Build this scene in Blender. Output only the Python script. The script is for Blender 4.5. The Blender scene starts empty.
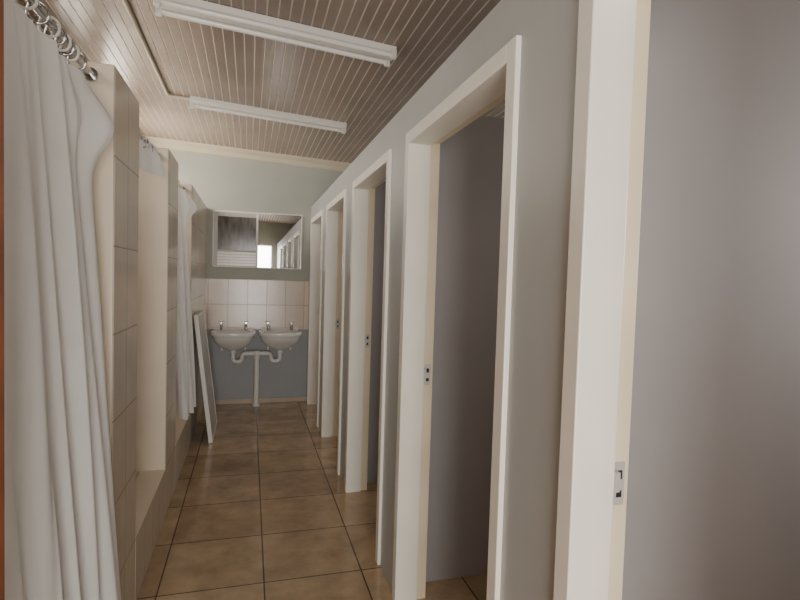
import bpy, bmesh, math, random
from mathutils import Vector, Matrix
random.seed(3)
S=bpy.context.scene
COL=S.collection

# ---------------------------------------------------------------- materials
def srgb(c):
    return tuple(((v/255)/12.92 if v/255<=0.04045 else ((v/255+0.055)/1.055)**2.4) for v in c)+(1,)
def mat(name,c,rough=.5,metal=0,var=.08,scale=3,bump=0,bscale=60,spec=.5,trans=0,stretch=None):
    m=bpy.data.materials.new(name); m.use_nodes=True
    n=m.node_tree.nodes; l=m.node_tree.links; b=n['Principled BSDF']
    b.inputs['Roughness'].default_value=rough; b.inputs['Metallic'].default_value=metal
    b.inputs['Specular IOR Level'].default_value=spec
    tc=n.new('ShaderNodeTexCoord'); no=n.new('ShaderNodeTexNoise')
    no.inputs['Scale'].default_value=scale; no.inputs['Detail'].default_value=6
    src=tc.outputs['Object']
    if stretch:
        mp=n.new('ShaderNodeMapping'); mp.inputs['Scale'].default_value=stretch
        l.new(src,mp.inputs[0]); src=mp.outputs[0]
    l.new(src,no.inputs['Vector'])
    r=n.new('ShaderNodeValToRGB'); cc=srgb(c)
    r.color_ramp.elements[0].position=.3; r.color_ramp.elements[1].position=.7
    r.color_ramp.elements[0].color=tuple(x*(1-var) for x in cc[:3])+(1,)
    r.color_ramp.elements[1].color=tuple(min(1,x*(1+var)) for x in cc[:3])+(1,)
    l.new(no.outputs['Fac'],r.inputs['Fac']); l.new(r.outputs['Color'],b.inputs['Base Color'])
    if bump:
        n2=n.new('ShaderNodeTexNoise'); n2.inputs['Scale'].default_value=bscale; n2.inputs['Detail'].default_value=4
        l.new(src,n2.inputs['Vector'])
        bp=n.new('ShaderNodeBump'); bp.inputs['Strength'].default_value=bump; bp.inputs['Distance'].default_value=.01
        l.new(n2.outputs['Fac'],bp.inputs['Height']); l.new(bp.outputs['Normal'],b.inputs['Normal'])
    if trans:
        t=n.new('ShaderNodeBsdfTranslucent'); t.inputs['Color'].default_value=cc
        mx=n.new('ShaderNodeMixShader'); mx.inputs[0].default_value=trans
        l.new(b.outputs[0],mx.inputs[1]); l.new(t.outputs[0],mx.inputs[2])
        l.new(mx.outputs[0],n['Material Output'].inputs['Surface'])
    return m
def tile(name,c1,c2,grout,w,h,ax,off=(0,0),rough=.25,mortar=.004,mottle=.12,mscale=5):
    """tiles in the plane given by ax ('xy','xz','yz')"""
    m=bpy.data.materials.new(name); m.use_nodes=True
    n=m.node_tree.nodes; l=m.node_tree.links; b=n['Principled BSDF']
    b.inputs['Roughness'].default_value=rough
    g=n.new('ShaderNodeTexCoord'); s=n.new('ShaderNodeSeparateXYZ'); l.new(g.outputs['Object'],s.inputs[0])
    cb=n.new('ShaderNodeCombineXYZ')
    for i,a in enumerate(ax):
        ad=n.new('ShaderNodeMath'); ad.operation='ADD'; ad.inputs[1].default_value=-off[i]+50*(w if i==0 else h)
        l.new(s.outputs['XYZ'.index(a.upper())],ad.inputs[0]); l.new(ad.outputs[0],cb.inputs[i])
    br=n.new('ShaderNodeTexBrick'); br.offset=0; br.squash=1
    br.inputs['Scale'].default_value=1; br.inputs['Brick Width'].default_value=w; br.inputs['Row Height'].default_value=h
    br.inputs['Mortar Size'].default_value=mortar; br.inputs['Mortar Smooth'].default_value=.3
    br.inputs['Color1'].default_value=srgb(c1); br.inputs['Color2'].default_value=srgb(c2); br.inputs['Mortar'].default_value=srgb(grout)
    l.new(cb.outputs[0],br.inputs['Vector'])
    no=n.new('ShaderNodeTexNoise'); no.inputs['Scale'].default_value=mscale; no.inputs['Detail'].default_value=8; no.inputs['Roughness'].default_value=.65
    l.new(g.outputs['Object'],no.inputs['Vector'])
    mr=n.new('ShaderNodeMapRange'); mr.inputs[1].default_value=.3; mr.inputs[2].default_value=.7
    mr.inputs[3].default_value=1-mottle; mr.inputs[4].default_value=1+mottle; l.new(no.outputs['Fac'],mr.inputs[0])
    mx=n.new('ShaderNodeMix'); mx.data_type='RGBA'; mx.blend_type='MULTIPLY'; mx.inputs[0].default_value=1
    l.new(br.outputs['Color'],mx.inputs[6]); l.new(mr.outputs[0],mx.inputs[7])
    l.new(mx.outputs[2],b.inputs['Base Color'])
    bp=n.new('ShaderNodeBump'); bp.invert=True; bp.inputs['Strength'].default_value=.5; bp.inputs['Distance'].default_value=.003
    l.new(br.outputs['Fac'],bp.inputs['Height']); l.new(bp.outputs['Normal'],b.inputs['Normal'])
    return m
M={}
M['wall']=mat('grey_gloss_paint',(176,178,175),.38,var=.06,scale=2.5,bump=.12,bscale=22,stretch=(1,1,.5))
M['part']=mat('partition_paint',(164,160,160),.7,var=.05,scale=2,bump=.03,bscale=40,spec=.3)
M['far']=mat('far_wall_paint',(170,172,162),.55,var=.04,bump=.05)
M['farlow']=mat('far_wall_blue_paint',(160,163,166),.5,var=.04)
M['frame']=mat('cream_gloss_paint',(236,231,219),.35,var=.03,scale=5)
M['rebate']=mat('ivory_paint',(228,213,184),.4,var=.05,scale=5)
M['plaster']=mat('cream_plaster',(224,210,190),.5,var=.04)
M['ceil']=mat('ceiling_board_paint',(142,126,114),.25,var=.14,scale=2)
M['groove']=mat('ceiling_groove_paint',(200,188,174),.5)
M['white']=mat('white_enamel',(228,225,217),.35,var=.02)
M['tube']=mat('tube_glass',(240,236,230),.2,var=.01)
M['chrome']=mat('chrome',(190,190,190),.18,1,var=.05)
M['plate']=mat('zinc_plate',(200,198,194),.5,.4,var=.05)
M['ceramic']=mat('white_ceramic',(236,236,232),.1,var=.01)
M['pvc']=mat('white_pvc',(225,225,221),.35,var=.02)
M['brown']=mat('brown_wood',(140,78,48),.45,var=.2,scale=12)
M['cloth']=mat('white_cotton',(230,228,225),.8,var=.04,scale=8,bump=.1,bscale=200,trans=.25)
M['dark']=mat('dark_glass',(96,90,84),.15,var=.6,scale=7,stretch=(4,1,1))
M['darkp']=mat('dark_plastic',(40,38,38),.4)
M['board']=mat('grey_board',(190,187,182),.35,var=.04)
M['mirror']=mat('mirror_silver',(228,230,232),.02,1,var=0)
M['cornice']=mat('cornice_paint',(196,186,164),.5,var=.05)
M['skirt']=mat('skirting_tile',(196,180,158),.35,var=.1)
M['floor']=tile('floor_tiles',(182,156,124),(162,137,107),(88,70,54),.45,.45,'xy',(.086,2.38),.17,.004,.3,5)
M['t_yz']=tile('wall_tiles_yz',(206,193,176),(198,185,168),(156,142,126),.2,.3,'yz',(1.95,.28),.22,.003,.07)
M['t_xz']=tile('wall_tiles_xz',(206,192,174),(200,186,168),(168,152,134),.2,.27,'xz',(-.44,.80),.22,.004,.06)
M['t_far']=tile('splash_tiles',(228,212,198),(218,201,186),(186,170,156),.2,.27,'xz',(-.42,.80),.18,.004,.06)

# ---------------------------------------------------------------- helpers
def obj_from_bm(name,bm,mats,parent=None,smooth=False):
    me=bpy.data.meshes.new(name); bm.to_mesh(me); bm.free()
    for m in (mats if isinstance(mats,list) else [mats]): me.materials.append(m)
    o=bpy.data.objects.new(name,me); COL.objects.link(o)
    if smooth:
        for p in me.polygons: p.use_smooth=True
    if parent: o.parent=parent
    return o
def addbox(bm,b,mi=0):
    x0,x1,y0,y1,z0,z1=b
    vs=[bm.verts.new(p) for p in [(x0,y0,z0),(x1,y0,z0),(x1,y1,z0),(x0,y1,z0),(x0,y0,z1),(x1,y0,z1),(x1,y1,z1),(x0,y1,z1)]]
    for f in [(3,2,1,0),(4,5,6,7),(0,1,5,4),(1,2,6,5),(2,3,7,6),(3,0,4,7)]:
        fc=bm.faces.new([vs[i] for i in f]); fc.material_index=mi
def boxes(name,lst,mats,parent=None,bev=0):
    bm=bmesh.new()
    for b in lst: addbox(bm,b[:6],b[6] if len(b)>6 else 0)
    o=obj_from_bm(name,bm,mats,parent)
    if bev:
        md=o.modifiers.new('bev','BEVEL'); md.width=bev; md.segments=2; md.limit_method='ANGLE'
    return o
def empty(name,loc=(0,0,0)):
    e=bpy.data.objects.new(name,None); e.location=loc; COL.objects.link(e); return e
def tube(name,pts,r,m,parent=None,cyc=False):
    c=bpy.data.curves.new(name,'CURVE'); c.dimensions='3D'; c.bevel_depth=r; c.bevel_resolution=4; c.use_fill_caps=True
    s=c.splines.new('POLY'); s.points.add(len(pts)-1)
    for i,p in enumerate(pts): s.points[i].co=(*p,1)
    s.use_cyclic_u=cyc
    c.materials.append(m); s.use_smooth=True
    o=bpy.data.objects.new(name,c); COL.objects.link(o)
    if parent: o.parent=parent
    return o
def bend(pts,r=.03,n=5):
    """round the corners of a polyline"""
    P=[Vector(p) for p in pts]; out=[P[0]]
    for i in range(1,len(P)-1):
        a=(P[i-1]-P[i]); b=(P[i+1]-P[i]); rr=min(r,a.length/2,b.length/2)
        p0=P[i]+a.normalized()*rr; p2=P[i]+b.normalized()*rr
        for k in range(n+1):
            t=k/n; out.append((1-t)**2*p0+2*t*(1-t)*P[i]+t*t*p2)
    out.append(P[-1]); return [tuple(p) for p in out]

XR=.635; XL=-.44; XOUT=2.1; XO=-1.15; YF=5.82; YB=-1.6; PT=2.155; SP=1.19
def cz(x): return 2.70-.04*x
D0=[.02+SP*k-(.028 if k==1 else 0) for k in range(5)]      # near outer edge of each frame
D1=[.945+SP*k-(.018 if k==0 else 0) for k in range(5)]     # far outer edge

# ---------------------------------------------------------------- room shell
boxes('floor',[(XO-.1,XOUT+.1,YB,YF+.1,-.1,0)],M['floor'])
# sloped board ceiling with V grooves
bm=bmesh.new(); x=XO-.02; pitch=.056; prof=[]
while x<XOUT+.02:
    prof+= [(x,cz(x),0),(x+pitch-.008,cz(x+pitch),0),(x+pitch-.004,cz(x+pitch)+.003,1)]
    x+=pitch
prev=None
for (px,pz,k) in prof:
    cur=(bm.verts.new((px,YB,pz)),bm.verts.new((px,YF,pz)),k)
    if prev:
        f=bm.faces.new([prev[0],cur[0],cur[1],prev[1]])
        f.material_index=0 if (prev[2]==0 and cur[2]==0) else 1
    prev=cur
tv=[bm.verts.new(p) for p in [(XO-.02,YB,2.95),(XOUT+.02,YB,2.95),(XOUT+.02,YF,2.95),(XO-.02,YF,2.95)]]
bm.faces.new(tv)
obj_from_bm('ceiling',bm,[M['ceil'],M['groove']])

# far wall: painted top, tiled band, lower paint
boxes('wall_far',[(XO-.1,XOUT+.1,YF,YF+.1,1.34,2.78,0),(XO-.1,XOUT+.1,YF,YF+.1,0,.80,1),(XO-.1,XOUT+.1,YF,YF+.1,.80,1.34,2)],
      [M['far'],M['farlow'],M['t_far']])
bm=bmesh.new()
pr=[(0,-.09),(0,-.0),(-.08,0),(-.07,-.02),(-.03,-.045),(-.02,-.08)]
va=[];vb=[]
for (dy,dz) in pr:
    va.append(bm.verts.new((XO,YF+dy,cz(XO)+dz))); vb.append(bm.verts.new((XOUT,YF+dy,cz(XOUT)+dz)))
for i in range(6):
    j=(i+1)%6; bm.faces.new([va[i],va[j],vb[j],vb[i]])
bm.faces.new(va); bm.faces.new(vb[::-1])
bmesh.ops.recalc_face_normals(bm,faces=bm.faces)
obj_from_bm('trim_cornice',bm,M['cornice'])
boxes('baseboard_far',[(XL,XR,YF-.015,YF,0,.05)],M['skirt'],bev=.003)
# back wall with entrance doorway
boxes('wall_back',[(XO-.1,-.42,YB-.1,YB,0,2.8),(.5,XOUT+.1,YB-.1,YB,0,2.7),(-.42,.5,YB-.1,YB,2.1,2.7)],M['far'])
# outer side walls with high window openings
L=[(XOUT,XOUT+.1,YB,YF,0,1.35),(XOUT,XOUT+.1,YB,YF,1.95,2.66)]
ys=[YB]
for k in range(5):
    a=.25+SP*k; L.append((XOUT,XOUT+.1,ys[-1],a,1.35,1.95)); ys.append(a+.65)
L.append((XOUT,XOUT+.1,ys[-1],YF,1.35,1.95))
boxes('wall_right_outer',L,M['far'])
L=[(XO-.1,XO,YB,YF,0,2.1),(XO-.1,XO,YB,YF,2.5,2.82)]
WL=[(1.05,1.8),(2.45,3.05),(3.65,4.25),(4.7,5.5)]  # openings for the added, unseen shower-side windows
y=YB
for a,b in WL:
    L.append((XO-.1,XO,y,a,2.1,2.5)); y=b
L.append((XO-.1,XO,y,YF,2.1,2.5))
boxes('wall_left_outer',L,M['t_yz'])

# cubicle front wall (right) with five door openings
L=[(XR,XR+.11,YB,D0[0]+.025,0,PT)]
for k in range(5):
    y0=D0[k]+.02; y1=D1[k]-.02
    L.append((XR,XR+.11,y0,y1,1.99,PT))
    ny=(D0[k+1]+.02) if k<4 else YF
    L.append((XR,XR+.11,y1,ny,0,PT))
boxes('wall_right',L,M['wall'])
boxes('wall_partitions_right',[(XR+.11,XOUT,1.025+SP*k,1.125+SP*k,0,PT) for k in range(4)]+[(XR+.11,XOUT,-.13,-.03,0,PT)],M['part'])
# door frames
for k in range(5):
    y0=D0[k]; y1=D1[k]; t=.05; zt=2.01
    e=empty('door_%d'%(k+1),(0,0,0))
    boxes('casing',[(XR-.014,XR+.085,y0,y0+t,0,zt),(XR-.014,XR+.085,y1-t,y1,0,zt),(XR-.014,XR+.085,y0+t,y1-t,zt-t,zt)],M['frame'],e,.003)
    boxes('rebate',[(XR+.085,XR+.13,y0+.01,y0+t-.014,0,zt-.01),(XR+.085,XR+.13,y1-t+.014,y1-.01,0,zt-.01),(XR+.085,XR+.13,y0+t-.014,y1-t+.014,zt-t+.014,zt-.01)],M['rebate'],e,.002)
    yy=y1-t+.014
    boxes('strike_plate',[(XR+.092,XR+.118,yy-.003,yy,.945,1.035,0),(XR+.099,XR+.111,yy-.0045,yy-.003,1.0,1.018,1),(XR+.099,XR+.111,yy-.0045,yy-.003,.962,.976,1),(XR+.084,XR+.094,yy-.02,yy,.98,1.02,0)],[M['plate'],M['darkp']],e)

# shower partitions (left)
P=[(YB,.75),(1.95,2.35),(3.15,3.55),(4.35,YF)]
for i,(a,b) in enumerate(P):
    bm=bmesh.new(); addbox(bm,(XO,XL,a,b,0,2.08))
    for f in bm.faces:
        f.normal_update()
        if abs(f.normal.x)>.5: f.material_index=1
    o=obj_from_bm('wall_shower_partition_%d'%(i+1),bm,[M['plaster'],M['t_yz']])
    md=o.modifiers.new('bev','BEVEL'); md.width=.008; md.segments=3
bm=bmesh.new()
for a,b in [(.75,1.95),(2.35,3.15),(3.55,4.35)]:
    addbox(bm,(XL-.13,XL,a,b,0,.28))
for f in bm.faces:
    f.normal_update()
    if abs(f.normal.x)>.5: f.material_index=1
obj_from_bm('trim_shower_curb',bm,[M['plaster'],M['t_yz']])
boxes('trim_shower_floor',[(XO,XL-.13,a,b,0,.1) for a,b in [(.75,1.95),(2.35,3.15),(3.55,4.35)]],M['t_xz'])

# windows in outer walls; those on the shower side are added for their light
def window(name,x,a,b,z0,z1,side):
    e=empty(name); t=.035; xa,xb=(x,x+.05) if side>0 else (x-.05,x)
    boxes('window_frame',[(xa,xb,a,b,z0,z0+t),(xa,xb,a,b,z1-t,z1),(xa,xb,a,a+t,z0+t,z1-t),(xa,xb,b-t,b,z0+t,z1-t),(xa,xb,(a+b)/2-.012,(a+b)/2+.012,z0+t,z1-t)],M['white'],e)
def area(name,loc,rot,sx,sy,p,c):
    l=bpy.data.lights.new(name,'AREA'); l.shape='RECTANGLE'; l.size=sx; l.size_y=sy; l.energy=p; l.color=c
    o=bpy.data.objects.new(name,l); o.location=loc; o.rotation_euler=rot; COL.objects.link(o); return o
n=2
for k in range(5):
    a=.25+SP*k; window('window_%d'%n,XOUT+.03,a,a+.65,1.35,1.95,1); n+=1
    area('daylight_cubicle_%d'%k,(XOUT+.12,a+.325,1.65),(0,math.radians(90),0),.6,.65,(14,3,4,5,7)[k],(1,.95,.92))
for (a,b),pw in zip(WL,(5,9,14,30)):
    window('window_%d'%n,XO-.03,a,b,2.1,2.5,-1); n+=1
    area('fill_shower_%d'%n,(XO-.12,(a+b)/2,2.3),(0,math.radians(-90),0),.4,b-a,pw,(1,.94,.86))  # fill lamp behind an added window, brightens stalls and far wall
area('daylight_entrance',(.04,YB-.15,1.1),(math.radians(90),0,0),.9,2.0,82,(1,.965,.92))

# ---------------------------------------------------------------- ceiling lights & conduit
def lamp(name,p0,p1,two):
    e=empty(name); p0=Vector(p0); p1=Vector(p1); d=(p1-p0); Ln=d.length
    Mx=Matrix.Translation((p0+p1)/2) @ d.to_track_quat('X','Z').to_matrix().to_4x4()
    e.matrix_world=Mx
    w=.055 if two else .026
    h=.03
    bm=bmesh.new()
    vs=[]
    for s in (-1,1):
        vs.append([bm.verts.new((s*Ln/2,y,z)) for y,z in [(-w,h),(w,h),(w*.9,0),(w*.4,-.018),(-w*.4,-.018),(-w*.9,0)]])
    for i in range(6):
        j=(i+1)%6; bm.faces.new([vs[0][i],vs[0][j],vs[1][j],vs[1][i]])
    bm.faces.new(vs[0]); bm.faces.new(vs[1])
    bmesh.ops.recalc_face_normals(bm,faces=bm.faces)
    obj_from_bm('batten_housing',bm,M['white'],e)
    offs=(-w*.95,w*.95) if two else (0,)
    zt=-.02 if two else -.035
    for i,o in enumerate(offs):
        tube('tube_%d'%i,[(-Ln/2+.03,o,zt),(Ln/2-.03,o,zt)],.014,M['tube'],e)
        for s in (-1,1):
            boxes('tube_holder_%d'%i,[(s*Ln/2-(.03 if s>0 else 0),s*Ln/2+(.0 if s>0 else .03),o-.014,o+.014,zt-.02,zt+.03)],M['white'],e,.003)
lamp('fluorescent_ceiling_light',(-.458,2.77,2.685),(.745,2.86,2.638),True)
lamp('fluorescent_ceiling_light.001',(-.455,4.26,2.69),(.745,4.34,2.642),False)
tube('ceiling_conduit',bend([(-.61,YB+.01,cz(-.61)-.012),(-.61,4.27,cz(-.61)-.012),(-.45,4.27,cz(-.45)-.012)],.05),.011,M['cornice'])

# ---------------------------------------------------------------- far wall window beside mirror
e=empty('window_1')
x0,x1,z0,z1=-.383,.078,1.465,2.06
boxes('window_frame',[(x0,x1,YF-.018,YF,z1-.018,z1),(x0,x1,YF-.018,YF,z0,z0+.012),(x0,x0+.012,YF-.018,YF,z0,z1),(x1-.022,x1,YF-.02,YF,z0,z1)],M['white'],e,.002)
boxes('inner_sash',[(x0+.012,x0+.05,YF-.012,YF,z0+.012,z1-.018),(x0+.05,x1-.022,YF-.012,YF,z1-.06,z1-.018),(x0+.05,x1-.022,YF-.014,YF,1.635,1.65)],M['board'],e,.002)
boxes('window_pane',[(x0+.05,x1-.022,YF-.010,YF-.004,1.65,z1-.06)],M['dark'],e)
boxes('louvre_blades',[(x0+.05,x1-.022,YF-.014,YF-.008,z0+.02+.03*i,z0+.044+.03*i) for i in range(5)]+[(x0+.19,x0+.2,YF-.018,YF-.008,z0+.012,1.635)],M['tube'],e)
boxes('louvre_backing',[(x0+.05,x1-.022,YF-.008,YF-.003,z0+.012,1.635)],M['skirt'],e)
e=empty('wall_mirror')
boxes('mirror_glass',[(.078,.533,YF-.012,YF-.006,1.472,2.055)],M['mirror'],e)
boxes('mirror_backing',[(.078,.542,YF-.006,YF,1.465,2.062)],M['board'],e)
boxes('mirror_frame',[(.531,.542,YF-.015,YF,1.465,2.062),(.078,.531,YF-.015,YF,2.053,2.062),(.078,.531,YF-.015,YF,1.465,1.474)],M['white'],e)

# ---------------------------------------------------------------- basins
def basin(name,cx):
    e=empty(name,(cx,YF,.80))
    W=.225
    def outline(sx,sf,z,oy=0):
        r=[]
        N=48
        for i in range(N):
            t=2*math.pi*i/N; c=math.cos(t); s=math.sin(t)
            ex=.75 if s<0 else .35
            xx=W*sx*math.copysign(abs(c)**ex,c); yy=(.22 if s<0 else .135)*sf*math.copysign(abs(s)**ex,s)
            r.append((xx,-.14+yy+oy,z))
        return r
    rings=[outline(.18,.2,-.205,.03),outline(.3,.34,-.195,.03),outline(.5,.52,-.175,.03),outline(.7,.7,-.145,.02),outline(.84,.85,-.105,.01),outline(.9,.93,-.07),outline(.93,.96,-.045),outline(1,1,-.035),outline(1.0,1.0,-.004),outline(.985,.985,0),
           outline(.9,.9,0),outline(.84,.72,-.006,-.03),outline(.8,.66,-.03,-.035),outline(.68,.55,-.09,-.035),outline(.4,.3,-.12,-.035),outline(.1,.08,-.125,-.035)]
    bm=bmesh.new(); R=[[bm.verts.new(p) for p in r] for r in rings]
    for a,b in zip(R,R[1:]):
        for i in range(len(a)):
            j=(i+1)%len(a); bm.faces.new([a[i],a[j],b[j],b[i]])
    bm.faces.new(R[0]); bm.faces.new(R[-1])
    bmesh.ops.recalc_face_normals(bm,faces=bm.faces)
    obj_from_bm('bowl',bm,M['ceramic'],e,True)
    boxes('splash_back',[(-.2,.2,-.02,0,-.08,.025)],M['ceramic'],e,.006)
    tube('drain_ring',[(.022*math.cos(a*.5236),-.175+.022*math.sin(a*.5236),-.122) for a in range(12)],.004,M['chrome'],e,True)
    for s in (-1,1):
        x=s*.125
        tube('tap_body',[(x,-.05,-.002),(x,-.05,.055)],.013,M['chrome'],e)
        tube('tap_spout',bend([(x,-.05,.035),(x*.93,-.1,.05),(x*.9,-.13,.045),(x*.9,-.135,.02)],.015),.010,M['chrome'],e)
        tube('tap_stem',[(x,-.05,.05),(x,-.05,.08)],.008,M['chrome'],e)
        tube('tap_handle',[(x-.03,-.05,.08),(x+.03,-.05,.08)],.008,M['chrome'],e)
        tube('tap_handle_cross',[(x,-.08,.08),(x,-.02,.08)],.008,M['chrome'],e)
    for s in (-1,1):
        boxes('bracket',[(s*.12-.008,s*.12+.008,-.2,0,-.14,-.115),(s*.12-.008,s*.12+.008,-.012,0,-.22,-.115)],M['white'],e)
basin('wash_basin',-.155); basin('wash_basin.001',.322)
e=empty('waste_pipe')
yc=YF-.13
def trap(x,s):
    tube('trap_nut',[(x,yc,.61),(x,yc,.565)],.032,M['pvc'],e)
    tube('trap',bend([(x,yc,.60),(x,yc,.475),(x+s*.09,yc,.475),(x+s*.09,yc,.56),(x+s*.2,yc,.56)],.04),.022,M['pvc'],e)
trap(-.155,1); trap(.322,-1)
tube('cross_pipe',[(-.04,yc,.56),(.2,yc,.56)],.024,M['pvc'],e)
tube('down_pipe',[(.085,yc,.57),(.085,yc,0)],.026,M['pvc'],e)
tube('tee_socket',[(.085,yc,.59),(.085,yc,.50)],.032,M['pvc'],e)
tube('floor_collar',[(.085,yc,.03),(.085,yc,0)],.038,M['pvc'],e)

# ---------------------------------------------------------------- leaning board
o=boxes('leaning_board',[(-.012,.012,.02,.60,.02,1.04,0),(-.016,.016,0,.02,0,1.06,1),(-.016,.016,.6,.62,0,1.06,1),(-.016,.016,.02,.6,1.04,1.06,1),(-.016,.016,.02,.6,0,.02,1)],[M['board'],M['white']])
o.location=(-.285,4.47,.004); o.rotation_euler=(0,-math.asin(.13/1.06),0)

# ---------------------------------------------------------------- curtains
def curtain(e,name,p0t,p1t,p0b,p1b,zt,zb,folds,at,ab,m,seed=0,nu=220,nv=60,flap=0):
    rnd=random.Random(seed); ph=[rnd.uniform(0,6.28) for _ in range(6)]
    bm=bmesh.new(); G=[]
    for j in range(nv+1):
        v=j/nv; row=[]
        for i in range(nu+1):
            u=i/nu
            px=(p0t[0]*(1-v)+p0b[0]*v)*(1-u)+(p1t[0]*(1-v)+p1b[0]*v)*u
            py=(p0t[1]*(1-v)+p0b[1]*v)*(1-u)+(p1t[1]*(1-v)+p1b[1]*v)*u
            A=at+(ab-at)*v**.7
            w=math.sin(2*math.pi*folds*(u+.03*math.sin(5*u+ph[0]+1.5*v))+ph[1])+.3*math.sin(2*math.pi*folds*2.3*u+ph[2]+2*v)*(1-.6*v)+.4*math.sin(2*math.pi*folds*.45*u+ph[3]-v*2.5)
            w2=math.cos(2*math.pi*folds*u+ph[4])
            sag=-.018*abs(math.sin(math.pi*u*folds))*(1-v)**6
            fl=flap*math.exp(-((v-.075)/.05)**2)*max(0,(u-.75)/.25)**1.5
            row.append(bm.verts.new((px+A*w*.7+fl,py+A*.35*w2+fl*.3,zt+(zb-zt)*v+sag)))
        G.append(row)
    for j in range(nv):
        for i in range(nu): bm.faces.new([G[j][i],G[j][i+1],G[j+1][i+1],G[j+1][i]])
    return obj_from_bm(name,bm,m,e,True)
def rings(e,x,ys,z):
    for k,y in enumerate(ys):
        tube('ring_%d'%k,[(x+.024*math.cos(a*math.pi/8),y+.004*math.sin(a),z-.012+.026*math.sin(a*math.pi/8)) for a in range(16)],.0035,M['white'] if k%2 else M['chrome'],e,True)
def rail(e,x,a,b,z):
    tube('rail',[(x,a,z),(x,b,z)],.011,M['chrome'],e)
    for y,s in ((a,1),(b,-1)):
        tube('rail_flange',[(x,y,z),(x,y+s*.012,z)],.022,M['chrome'],e)
e=empty('shower_curtain')
rail(e,-.51,.75,1.95,2.035)
rings(e,-.51,[1.05+.075*i for i in range(8)]+[1.62,1.66,1.69,1.73,1.80],2.035)
curtain(e,'curtain_cloth',(-.51,1.02),(-.505,1.76),(-.46,1.05),(-.385,1.87),1.995,.04,6.5,.02,.052,M['cloth'],1,260,110,.07)
e=empty('shower_curtain.001')
rail(e,-.51,2.35,3.15,2.035); rings(e,-.51,[2.8,2.86,2.92,2.98],2.035)
curtain(e,'curtain_cloth',(-.53,2.72),(-.49,3.0),(-.55,2.78),(-.45,3.02),2.06,1.90,4,.02,.03,M['cloth'],5,80,12)
e=empty('shower_curtain.002')
rail(e,-.51,3.55,4.35,2.035); rings(e,-.51,[3.65+.06*i for i in range(6)],2.035)
curtain(e,'curtain_cloth',(-.50,3.62),(-.46,3.95),(-.42,3.66),(-.38,4.0),1.98,.42,4,.02,.045,M['cloth'],8,120,60,.08)

# open entrance door leaf at left of the camera
e=empty('entrance_door_leaf')
boxes('door_slab',[(-.42,-.38,.13,.985,.01,2.0)],M['brown'],e,.003)
boxes('raised_panels',[(-.38,-.374,.23,.885,.25,.9),(-.38,-.374,.23,.885,1.1,1.85)],M['brown'],e,.002)

# ---------------------------------------------------------------- world
w=bpy.data.worlds.new('sky'); S.world=w; w.use_nodes=True
bg=w.node_tree.nodes['Background']; bg.inputs[0].default_value=(.95,.95,.93,1); bg.inputs[1].default_value=1.5

# ---------------------------------------------------------------- camera
cam=bpy.data.cameras.new('camera'); co=bpy.data.objects.new('camera',cam); COL.objects.link(co)
cam.sensor_width=36; cam.lens=36*520/800; cam.clip_start=.02
psi=math.atan(.2897); p=.0413; r=.03
F=Vector((math.sin(psi)*math.cos(p),math.cos(psi)*math.cos(p),-math.sin(p)))
R=Vector((math.cos(psi),-math.sin(psi),0)); U=R.cross(F)
R2=R*math.cos(r)+U*math.sin(r); U2=U*math.cos(r)-R*math.sin(r)
mw=Matrix((( R2.x,U2.x,-F.x,0),(R2.y,U2.y,-F.y,0),(R2.z,U2.z,-F.z,1.4),(0,0,0,1)))
co.matrix_world=mw
S.camera=co
